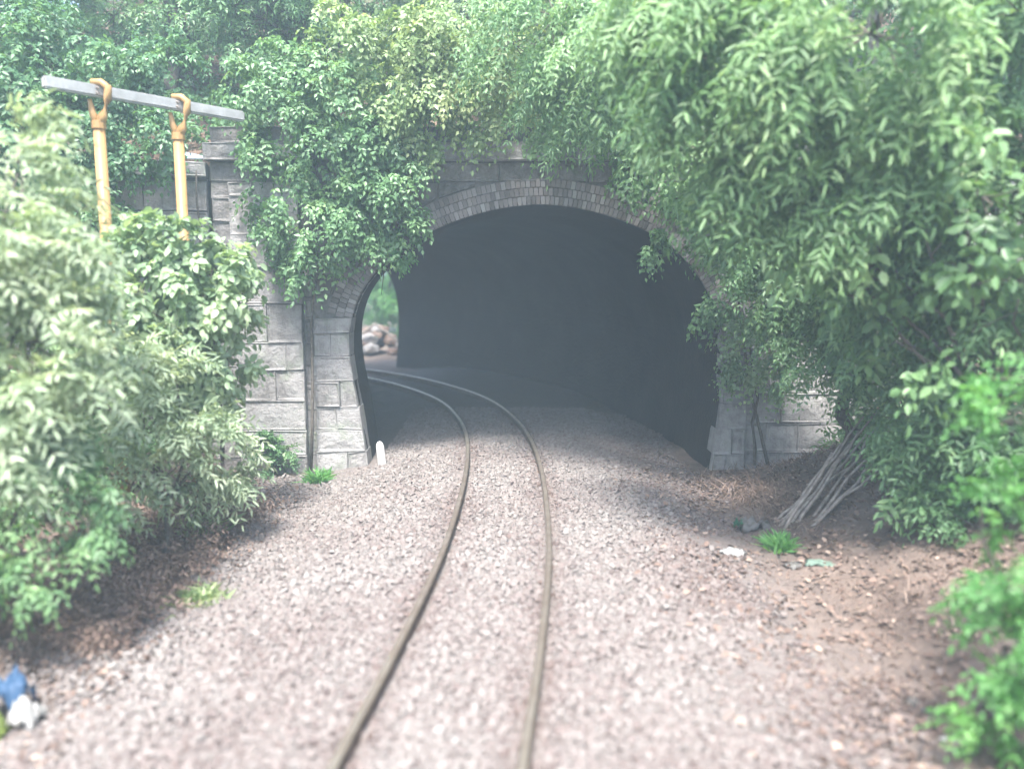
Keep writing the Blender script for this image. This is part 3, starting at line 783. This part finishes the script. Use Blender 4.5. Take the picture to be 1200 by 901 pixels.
# ---- right hand trees
RG = 'trees on the right bank of the cutting'
def gb(x, y): return (x, y, float(ground_z(np.array([x]), np.array([y]))[0]))
plant('broadleaf_tree', 'drooping pale fronded tree arching in from upper right', 'tree', gb(5.6, 9.4),
      blobs_px([(830, 40, 8.2, .6), (900, 60, 8.0, .7), (960, 110, 7.8, .65), (860, 130, 8.3, .5), (1020, 40, 7.6, .7), (820, 100, 8.4, .42), (925, 190, 8.2, .55), (880, 230, 8.6, .45), (770, 20, 8.8, .6), (990, 190, 8.0, .6), (1080, 110, 7.8, .7)]),
      'leaf_fresh', RG, trunk_r=.12, ll=.15, lw=.036, pairs=6, L=.55, droop=.35, fine=True, clumps=13, per=12, sweep=(-1.1, -.4, -.75))
plant('broadleaf_tree', 'dense dark green tree filling the right edge of view', 'tree', gb(6.6, 8.6),
      blobs_px([(1120, 200, 8.6, .8), (1180, 120, 8.2, .8), (1060, 260, 8.8, .75), (1150, 320, 8.4, .8), (1200, 240, 8.0, .8), (1080, 350, 8.9, .7), (1180, 420, 8.2, .7), (1120, 60, 8.4, .8), (1200, 20, 8.0, .9), (1120, 470, 8.6, .6), (1200, 520, 8.0, .6), (1060, 170, 8.9, .7), (1090, 540, 8.6, .45)]),
      'leaf_green', RG, trunk_r=.14, ll=.12, lw=.038, pairs=5, L=.42, fine=True, clumps=13, per=15, sweep=(-1.0, -.2, -.25))
plant('broadleaf_tree', 'bushy mid green tree leaning over right side of tunnel mouth', 'tree', gb(5.0, 11.4),
      blobs_px([(900, 300, 11.2, .75), (960, 330, 10.9, .75), (945, 375, 11.0, .5), (1000, 400, 10.6, .75), (900, 350, 11.5, .42), (990, 430, 10.8, .45), (1050, 450, 10.4, .55), (950, 260, 10.9, .75), (1020, 300, 10.5, .8), (1060, 500, 10.4, .3), (900, 250, 11.4, .52)]),
      'leaf_green', RG, trunk_r=.10, ll=.085, lw=.036, pairs=5, L=.34, droop=.5, clumps=18, per=19, sweep=(-.6, -.2, -.25))
plant('broadleaf_tree', 'light green tree overhanging the track from above right', 'tree', gb(6.8, 11.6),
      blobs_px([(700, 60, 10.8, .7), (760, 110, 10.6, .6), (650, 20, 11.0, .7), (720, 120, 11.2, .5), (820, 160, 10.6, .6), (600, 50, 11.2, .55), (680, 130, 11.4, .38), (760, 40, 10.4, .7), (850, 190, 10.8, .5), (640, 90, 11.3, .45)]),
      'leaf_green', RG, trunk_r=.12, ll=.095, lw=.032, pairs=5, L=.40, droop=.45, clumps=16, per=17, tintoff=.2, sweep=(-.9, -.3, -.6))
plant('broadleaf_tree', 'broad leaved sapling showing through the right hand foliage', 'tree', gb(5.4, 7.9),
      blobs_px([(1010, 250, 7.9, .45), (1090, 300, 7.6, .5), (960, 300, 8.3, .35), (1150, 230, 7.3, .5), (1050, 400, 7.9, .45), (1140, 390, 7.5, .45), (1000, 350, 8.2, .3), (1190, 330, 7.2, .5), (1110, 160, 7.4, .45)]),
      'leaf_fresh', RG, trunk_r=.05, ll=.14, lw=.085, pairs=2, L=.3, droop=.5, fine=True, clumps=7, per=9)
plant('roadside_bush', 'bright green bush close at lower right corner', 'bush', gb(3.6, 5.3),
      blobs_px([(1205, 500, 5.6, .30), (1215, 600, 5.3, .34), (1200, 680, 5.1, .30), (1210, 760, 4.9, .32), (1180, 800, 4.9, .22), (1185, 850, 4.7, .20), (1225, 850, 4.7, .3), (1190, 620, 5.5, .22), (1220, 440, 5.7, .3), (1180, 745, 5.1, .20)]),
      'leaf_lime', None, trunk_r=.04, ll=.075, lw=.032, pairs=4, L=.22, fine=True, clumps=20, per=13)
plant('roadside_bush', 'straggly bush with brown stems at foot of right bank', 'bush', gb(5.0, 8.6),
      blobs_px([(1080, 520, 9.0, .4), (1075, 560, 9.0, .28), (1110, 570, 8.6, .4), (1080, 600, 8.4, .28), (1150, 560, 8.3, .4), (1150, 620, 8.0, .3)]),
      'leaf_green', None, trunk_r=.04, ll=.07, lw=.035, pairs=4, L=.22, clumps=24, per=14)

# ---- left hand bushes
LG = 'bushes along the left of the track'
plant('silver_bush', 'large silvery pale bush at left edge of view', 'bush', gb(-4.9, 6.9),
      blobs_px([(20, 230, 7.2, .45), (35, 285, 7.0, .34), (10, 310, 6.9, .5), (55, 355, 7.1, .32), (30, 400, 6.8, .45), (60, 460, 6.8, .42), (10, 500, 6.6, .45), (-40, 300, 6.8, .6), (-40, 450, 6.6, .6), (20, 190, 7.3, .35)]),
      'leaf_silver', LG, trunk_r=.05, ll=.13, lw=.034, pairs=5, L=.42, droop=.3, fine=True, clumps=14, per=12, sweep=(1.0, -.2, .1))
plant('leafy_bush', 'big leaved pale green bush beside the left pier', 'bush', gb(-4.2, 10.6),
      blobs_px([(175, 320, 9.8, .45), (230, 330, 9.9, .46), (205, 380, 9.7, .46), (250, 370, 10.0, .40), (150, 365, 9.6, .42), (258, 420, 10.1, .32), (180, 430, 9.5, .42), (240, 460, 9.9, .36), (215, 285, 9.9, .30), (262, 310, 10.1, .28), (185, 280, 9.9, .26)]),
      'leaf_pale', LG, trunk_r=.05, ll=.125, lw=.085, pairs=2, L=.24, droop=.4, fine=True, clumps=22, per=16, tintoff=.12)
plant('silver_bush', 'white leaved bush leaning right over the ballast edge', 'bush', gb(-3.9, 8.8),
      blobs_px([(160, 430, 9.0, .36), (210, 470, 9.0, .36), (170, 510, 8.8, .38), (230, 520, 9.2, .32), (130, 480, 8.7, .36), (255, 500, 9.5, .26), (190, 560, 8.8, .32), (240, 570, 9.2, .24), (140, 560, 8.5, .34), (100, 540, 8.3, .36), (268, 560, 9.6, .2)]),
      'leaf_silver', LG, trunk_r=.04, ll=.12, lw=.03, pairs=5, L=.38, droop=.3, fine=True, clumps=15, per=11, sweep=(.9, -.2, .35))
plant('leafy_bush', 'dark green bush low at far left edge', 'bush', gb(-4.4, 6.4),
      blobs_px([(30, 570, 6.6, .4), (80, 600, 6.5, .32), (0, 640, 6.3, .36), (60, 520, 6.8, .34), (-30, 560, 6.4, .45), (110, 620, 6.7, .2), (20, 680, 6.2, .22)]),
      'leaf_green', LG, trunk_r=.04, ll=.085, lw=.034, pairs=4, L=.26, droop=.5, fine=True, clumps=16, per=13)
plant('leafy_bush', 'green bushy growth between the reflected yellow posts', 'bush', gb(-5.6, 11.0),
      blobs_px([(80, 260, 11.0, .6), (140, 285, 11.0, .36), (60, 340, 10.8, .6), (110, 400, 10.6, .6), (40, 420, 10.4, .6), (20, 300, 10.8, .6)]),
      'leaf_green', LG, trunk_r=.05, ll=.09, lw=.045, pairs=4, L=.3, clumps=10, per=16)

# ---- small plants
def tuft(name, label, pt, h, r, n, mat, blade=True, group=None):
    root = empty(name, pt); tag(root, label, 'plant', group)
    P = np.array(pt) + np.stack([rng.normal(size=n) * r * .35, rng.normal(size=n) * r * .35, np.zeros(n) - .02], 1)
    D = unit(rng.normal(size=(n, 3)) * np.array((.6, .6, .1)) + UP)
    ln = (h * (.5 + .6 * rng.random(n)))[:, None]; s = unit(np.cross(D, rng.normal(size=(n, 3)))); w = .010 + .008 * rng.random((n, 1))
    out = D * np.array((1, 1, 0)) * r * .5
    mid = P + D * ln * .55; tip = P + D * ln * .9 + out - UP * ln * .1
    V = np.stack([P - s * w, mid - s * w + out * .2, tip, tip + s * .001, mid + s * w + out * .2, P + s * w], 1)
    t = np.clip(.5 + .2 * rng.normal(size=n), 0, 1)
    k = 6; F = (np.arange(n) * k)[:, None, None] + np.array([(0, 1, 4, 5), (1, 2, 3, 4)])[None]
    link('blades', np_mesh('blades', V.reshape(-1, 3), F.reshape(-1, 4), True, np.repeat(t, k)), M[mat], root)
def gp(a, b):
    """where the line through photo pixel (a, b) meets the ground"""
    Y = 3.0
    while Y < 40:
        p = px(a, b, Y)
        if p.z <= float(ground_z(np.array([p.x]), np.array([Y]))[0]): return p
        Y += .02
    return p
p = gp(322, 556)
plant('small_bush', 'small deep green bush at the foot of left pier', 'bush', tuple(p), [(p.x, p.y, p.z + .28, .28), (p.x - .12, p.y, p.z + .45, .2), (p.x + .1, p.y - .05, p.z + .15, .2)], 'leaf_deep', None, trunk_r=.015, limbs=3, ll=.06, lw=.032, L=.16, clumps=45, per=12)
tuft('grass_tuft', 'pale green grass tuft below the left pier of the tunnel', gp(372, 566), .34, .2, 200, 'leaf_lime')
tuft('grass_tuft', 'pale yellow green grass clump at left edge of the ballast', gp(232, 630), .5, .3, 300, 'leaf_yellowish')
tuft('grass_tuft', 'bright green weed tuft among the litter on right', gp(915, 645), .32, .16, 240, 'leaf_lime')
tuft('grass_tuft', 'dry tan grass clump on left ballast shoulder', gp(235, 705), .22, .32, 200, 'leaf_yellowish')

# ---- dead leaves and dry stalks: nobody could count them
def litter():
    n = 11500
    x = np.where(rng.random(n) < .72, 1.3 + 4.2 * rng.random(n), -3.0 - 2.3 * rng.random(n)); y = 3.4 + 9.4 * rng.random(n)
    k = rng.random(n) < np.where(x > 0, .06 + sstep(1.4, 3.0, x + .5 * rng.normal(size=n) * .6), .9); k &= ~((x < 0) & (y > 12)); x, y = x[k], y[k]; n = len(x)
    z = ground_z(x, y) + .015 + .02 * rng.random(n)
    P = np.stack([x, y, z], 1); D = unit(rng.normal(size=(n, 3)) * np.array((1, 1, .3)))
    Nn = unit(UP + .5 * rng.normal(size=(n, 3))); s = unit(np.cross(D, Nn)); nn = np.cross(s, D)
    ln = (.035 + .06 * rng.random(n) ** 2)[:, None]; wd = ln * (.2 + .2 * rng.random((n, 1)))
    V = np.stack([P, P + D * ln * .3 + s * wd + nn * wd * .5, P + D * ln * .7 + s * wd * .8 + nn * wd * .3, P + D * ln, P + D * ln * .7 - s * wd * .8 + nn * wd * .3, P + D * ln * .3 - s * wd + nn * wd * .5], 1)
    o = link('dead_leaves', leaf_mesh('dead_leaves', V, np.clip(.45 + .25 * rng.normal(size=n), 0, 1), True), M['leaf_dry'])
    tag(o, 'brown dead leaves strewn along both edges of the ballast', 'leaf litter', kind='stuff')
litter()
def undergrowth():
    pts = []
    n = 1500
    a = rng.random(n); x = -3.35 - 1.2 * rng.random(n); y = 6.4 + 4.4 * a
    Vs = []; 
    z = ground_z(x, y)
    P = np.stack([x, y, z], 1); D = unit(rng.normal(size=(n, 3)) * np.array((.6, .6, .15)) + UP * .9)
    lv = spray_leaves(P, D, .3 + .5 * rng.random(n), 4, .07, .022, .5, False)
    o = link('dry_undergrowth', leaf_mesh('dry_undergrowth', lv, np.clip(.45 + .2 * rng.normal(size=len(lv)), 0, 1), False), M['leaf_dry'])
    tag(o, 'brownish dry undergrowth below the left bushes', 'undergrowth', kind='stuff')
undergrowth()

def dry_grass():
    n = 4200
    x = np.concatenate([3.0 + 1.8 * rng.random(n // 2), 2.6 + 2.6 * rng.random(n - n // 2)]); y = np.concatenate([10.2 + 2.6 * rng.random(n // 2), 5.5 + 6.5 * rng.random(n - n // 2)])
    k = np.array([mnoise.noise(Vector((a * 1.3, b * 1.3, 9))) for a, b in zip(x, y)]) > np.where(y > 10.2, -.25, .12); x, y = x[k], y[k]; n = len(x)
    P = np.stack([x, y, ground_z(x, y) - .02], 1)
    D = unit(rng.normal(size=(n, 3)) * np.array((.8, .8, .1)) + UP * .8); h = (.08 + .2 * rng.random(n) ** 2)[:, None]
    sd_ = unit(np.cross(D, rng.normal(size=(n, 3)))) * .005
    V = np.stack([P - sd_, P + D * h * .6 - sd_, P + D * h + D * np.array((1, 1, -.2)) * h * .3, P + D * h + D * np.array((1, 1, -.2)) * h * .3 + sd_ * .2, P + D * h * .6 + sd_, P + sd_], 1)
    F = (np.arange(n) * 6)[:, None, None] + np.array([(0, 1, 4, 5), (1, 2, 3, 4)])[None]
    o = link('dry_grass', np_mesh('dry_grass', V.reshape(-1, 3), F.reshape(-1, 4), True, np.repeat(np.clip(.5 + .2 * rng.normal(size=n), 0, 1), 6)), M['leaf_dry'])
    tag(o, 'russet dry grass at the foot of the right jamb and bank', 'grass', kind='stuff')
dry_grass()
# ---- bare canes on the right
def canes(name, label, rows):
    b = gp(*rows[0][0]); root = empty(name, tuple(b)); tag(root, label, 'stems')
    for (a, c, dy) in rows:
        A = gp(*a); B = px(*c, A.y + dy)
        V, F = tube(wobble(A - Vector((0, 0, .08)), B, 7, .018), np.linspace(.026, .012, 7), 6)
        link('stem', py_mesh('stem', V, F, True), M['cane'], root)
canes('bare_stems', 'bundle of bare leaning stems beside the weed tuft', [((905, 622), (1012, 488), .8), ((925, 618), (1022, 500), .9), ((915, 624), (985, 520), .3), ((945, 612), (1030, 498), 1.0), ((900, 615), (962, 560), .2), ((935, 622), (1040, 540), .4), ((895, 618), (1000, 545), .5), ((918, 620), (1030, 478), .9), ((930, 616), (1006, 505), .6), ((940, 618), (1045, 500), .8), ((910, 618), (975, 530), .3), ((950, 616), (1050, 515), .7)])
canes('bare_stems', 'thin bare stems on the brown bank under the straggly bush', [((1042, 612), (1070, 520), .5), ((1060, 640), (1120, 600), .3), ((1050, 600), (1100, 500), .8), ((1090, 612), (1082, 540), .3)])

# ---- litter items
def crumple(name, label, pt, sx, sy, h, mat, cat='litter', rot=0.0, n=11, seed=1.0, lift=.0, parent=None):
    V = []; F = []
    for j in range(n):
        for i in range(n):
            u = i / (n - 1) * 2 - 1; v = j / (n - 1) * 2 - 1
            r = 1 - .22 * abs(mnoise.noise(Vector((u * 1.5, v * 1.5, seed))))
            k = mnoise.fractal(Vector((u * 2, v * 2, seed + 4)), 1, 2, 4)
            z = h * max(.02, (1 - (u * u + v * v) * .5) * .7 + .6 * k)
            X = u * sx * r + .12 * sx * k; Yv = v * sy * r - .1 * sy * k
            V.append((X, Yv, z))
    for j in range(n - 1):
        for i in range(n - 1): F.append((j * n + i, j * n + i + 1, (j + 1) * n + i + 1, (j + 1) * n + i))
    bm = bmesh.new(); vs = [bm.verts.new(v) for v in V]
    for f in F: bm.faces.new([vs[q] for q in f])
    bmesh.ops.solidify(bm, geom=bm.faces, thickness=.006)
    me = bpy.data.meshes.new(name); bm.to_mesh(me); bm.free()
    me.polygons.foreach_set('use_smooth', [True] * len(me.polygons)); me.materials.append(M[mat])
    o = bpy.data.objects.new(name, me); COL.objects.link(o)
    if parent is None:
        o.location = (pt[0], pt[1], pt[2] + lift); o.rotation_euler = (0, 0, rot); tag(o, label, cat)
    else:
        o.parent = parent; o.location = pt; o.rotation_euler = (0, 0, rot)
    return o
p = gp(858, 650); crumple('plastic_bag', 'white crumpled plastic bag lying at the ballast edge', p, .16, .09, .10, 'plastic_white', 'bag', -.5, seed=1)
p = gp(884, 622)
root = empty('crumpled_bundle', tuple(p)); tag(root, 'pale grey rubbish bag with green patch below the bare stems', 'bag')
crumple('bag_body', None, (0, 0, 0), .20, .14, .20, 'plastic_grey', parent=root, seed=3)
crumple('green_wrapper', None, (-.20, .04, .03), .06, .06, .13, 'plastic_green', parent=root, seed=5)
p = gp(962, 662); crumple('plastic_sheet', 'mint green crumpled sheet on the brown leaf litter', p, .17, .10, .07, 'plastic_mint', 'sheet', -.4, seed=8)
p = gp(932, 664); crumple('plastic_sheet', 'greyish crumpled wrapper beside the mint green sheet', p, .11, .09, .05, 'plastic_grey', 'wrapper', .4, seed=11)
p = gp(1020, 760); crumple('paper_scrap', 'pale paper scrap on brown litter right of the ballast', p, .04, .10, .03, 'plastic_grey', 'paper', .3, seed=13)
p = gp(1078, 828); crumple('paper_scrap', 'long pale grey scrap beside the lower right bush', p, .05, .12, .04, 'plastic_grey', 'paper', .5, seed=15)
p = gp(1122, 872); crumple('paper_scrap', 'white scrap at bottom right under the bright bush', p, .04, .12, .04, 'plastic_white', 'paper', .6, seed=17)
p = gp(18, 850)  # coloured reflection in the train window, shaped here as a crumpled bag
root = empty('crumpled_bundle', tuple(p)); root.scale = (1.6, 1.6, 1.6); tag(root, 'blue and white window reflection built as crumpled bag in lower left corner', 'bag')
crumple('blue_panel', None, (-.06, .05, .06), .11, .09, .20, 'reflected_blue', parent=root, seed=21)
crumple('white_panel', None, (.06, -.02, .02), .07, .07, .14, 'plastic_white', parent=root, seed=22)
crumple('lime_panel', None, (-.05, -.12, .0), .09, .07, .12, 'reflected_lime', parent=root, seed=23)

# ---- white marker post
def marker():
    p = gp(451, 541); p.y = min(p.y, 12.7); p.z = float(ground_z(np.array([p.x]), np.array([p.y]))[0])
    bm = bmesh.new(); prof = [(.068, -.15), (.066, .28), (.062, .33), (.048, .37), (.026, .395), (0.004, .402)]
    rings = [[bm.verts.new((r * math.cos(2 * math.pi * k / 20), r * .8 * math.sin(2 * math.pi * k / 20), z)) for k in range(20)] for r, z in prof]
    for a, b in zip(rings, rings[1:]):
        for k in range(20): bm.faces.new((a[k], a[(k + 1) % 20], b[(k + 1) % 20], b[k]))
    bm.faces.new(rings[-1])
    me = bpy.data.meshes.new('marker_post'); bm.to_mesh(me); bm.free(); me.polygons.foreach_set('use_smooth', [True] * len(me.polygons)); me.materials.append(M['white_paint'])
    o = bpy.data.objects.new('marker_post', me); COL.objects.link(o); o.location = p; o.rotation_euler = (0, -.1, 0)
    tag(o, 'short white round topped marker post at left jamb of tunnel', 'post')
marker()

# ---- window reflections of train handrails, modelled as solid yellow hooked posts and grey bar
A = px(50, 96, 9.6); BZ = A.z; Yb = 9.6
while px(285, 137, Yb).z < BZ: Yb += .01
B = px(285, 137, Yb); B.z = BZ; bd = (B - A).normalized(); bn = Vector((bd.y, -bd.x, 0))
def along(xp):
    return min((abs(600 + F_PX * (A + (B - A) * t).x / ((A + (B - A) * t).y * math.cos(PITCH) - (BZ - CAM_H) * math.sin(PITCH)) - xp), t) for t in np.linspace(0, 1, 400))[1]
def reflected_post(t, label, top_extra):
    c = A + (B - A) * t; g = gb(c.x, c.y)
    root = empty('reflected_post', (c.x, c.y, g[2])); tag(root, label, 'post', 'yellow handrail reflections built as posts')
    V, F = tube([(c.x, c.y, g[2] - .3), (c.x, c.y, g[2] + 1.6), (c.x, c.y, BZ - .36)], [.08, .074, .068], 12)
    link('shaft', py_mesh('shaft', V, F, True), M['reflected_yellow'], root)
    V, F = tube([(c.x, c.y, g[2] + 1.55), (c.x, c.y, g[2] + 2.35)], [.09, .09], 12)
    link('sleeve', py_mesh('sleeve', V, F, True), M['reflected_yellow'], root)
    o = Vector((c.x, c.y, BZ)) + bn * .11
    fr = Vector((c.x, c.y, BZ))
    V, F = tube([fr + Vector((0, 0, -.40)), fr + bn * .07 + bd * .03 + Vector((0, 0, -.28)), fr + bn * .12 + bd * .07 + Vector((0, 0, -.1)), fr + bn * .12 + bd * .08 + Vector((0, 0, .04)), fr + bn * .06 + bd * .03 + Vector((0, 0, .10)), fr - bn * .02 - bd * .05 + Vector((0, 0, .105))], [.066, .052, .048, .048, .044, .032], 10)
    link('hook', py_mesh('hook', V, F, True), M['reflected_yellow'], root)
    V, F = tube([fr + Vector((0, 0, -.40)), fr - bd * .05 - bn * .03 + Vector((0, 0, -.26)), fr - bd * .07 - bn * .04 + Vector((0, 0, -.10))], [.066, .04, .024], 10)
    link('prong', py_mesh('prong', V, F, True), M['reflected_yellow'], root)
    V, F = tube([(c.x, c.y, BZ - .44), (c.x, c.y, BZ - .35)], [.084, .084], 12)
    link('collar', py_mesh('collar', V, F, False), M['reflected_yellow'], root)
    for dz in (-.03, .03):
        q = fr + bn * .05 - bd * .02 + Vector((0, 0, dz)); V, F = tube([q, q + bn * .03], [.02, .018], 6)
        link('bolt', py_mesh('bolt', V, F), M['cane'], root)
reflected_post(along(113), 'nearer reflected yellow handrail built as post with forked hooked top', 0)
reflected_post(along(207), 'farther reflected yellow handrail built as post with forked hooked top', 0)
bm = bmesh.new()
bmesh.ops.create_cube(bm, size=1)
me = bpy.data.meshes.new('reflected_bar')
bmesh.ops.scale(bm, vec=((B - A).length, .10, .14), verts=bm.verts)
bmesh.ops.bevel(bm, geom=bm.edges[:], offset=.02, segments=2, affect='EDGES')
bm.to_mesh(me); bm.free(); me.materials.append(M['reflected_grey'])
bar = bpy.data.objects.new('reflected_bar', me); COL.objects.link(bar); bar.location = (A + B) / 2; bar.rotation_euler = (0, 0, math.atan2(bd.y, bd.x))
tag(bar, 'pale grey train bar reflection built as solid bar across the posts', 'bar')

# ---- beyond the far end of the tunnel
plant('broadleaf_tree', 'bright green tree seen through the far end of the tunnel', 'tree', (-6.4, 38.0, -.3),
      scatter_blobs((-6.4, 38, 3.4), (2.6, 1.4, 3.0), 18, (.8, 1.2)), 'leaf_lime', None, trunk_r=.14, ll=.12, lw=.06, pairs=4, L=.4, clumps=8, per=16)
plant('broadleaf_tree', 'darker green tree behind the rubble beyond the far end', 'tree', (-9.0, 43.0, -.3),
      scatter_blobs((-8.0, 43, 4.4), (4.2, 1.4, 4.2), 18, (1.1, 1.6)), 'leaf_green', None, trunk_r=.16, ll=.2, lw=.1, pairs=4, L=.5, clumps=5, per=14)
def rubble():
    root = empty('rubble_heap', (-5.5, 32.5, -.3)); tag(root, 'pale brown rubble heap glimpsed through the far end of tunnel', 'rubble')
    for k in range(26):
        a = rng.random() * 6.28; r = rng.random() ** .7
        c = np.array((-5.5 + 1.3 * r * math.cos(a), 32.5 + 1.2 * r * math.sin(a), -.2 + 1.0 * (1 - r)))
        bm = bmesh.new(); bmesh.ops.create_icosphere(bm, subdivisions=1, radius=rng.uniform(.2, .42))
        for v in bm.verts: v.co = Vector((v.co.x * 1.2, v.co.y, v.co.z * .7)) * (1 + .3 * mnoise.noise(v.co * 4 + Vector((k, 0, 0)))) + Vector(c)
        me = bpy.data.meshes.new('rock'); bm.to_mesh(me); bm.free()
        link('rock', me, M['soil'] if k % 2 else M['stone'], root)
    for a, b in (((-6.3, 31.4, .3), (-5.35, 31.5, .95)), ((-5.35, 31.5, .95), (-4.5, 31.4, .3))):
        V, F = tube(wobble(a, b, 5, .02), [.05] * 5, 6); link('beam', py_mesh('beam', V, F), M['cane'], root)
rubble()

# ------------------------------------------------------------------ haze volume, added to give the pale veil of the train window
hb = bmesh.new(); bmesh.ops.create_cube(hb, size=1)
for v in hb.verts: v.co = Vector((v.co.x * 154, 15 + v.co.y * 154, -2 + (v.co.z + .5) * 27))
hm = bpy.data.meshes.new('haze'); hb.to_mesh(hm); hb.free()
m = bpy.data.materials.new('haze'); m.use_nodes = True; n = m.node_tree.nodes
n.remove(n['Principled BSDF'])
pv = n.new('ShaderNodeVolumePrincipled'); pv.inputs['Color'].default_value = (.66, .86, 1, 1); pv.inputs['Density'].default_value = .0065
pv.inputs['Anisotropy'].default_value = .2
m.node_tree.links.new(pv.outputs[0], n['Material Output'].inputs['Volume'])
haze = link('haze', hm, m); tag(haze, 'thin pale haze volume standing for the veil of the train window', 'haze', kind='stuff')
print('LEAVES', NLEAF[0])
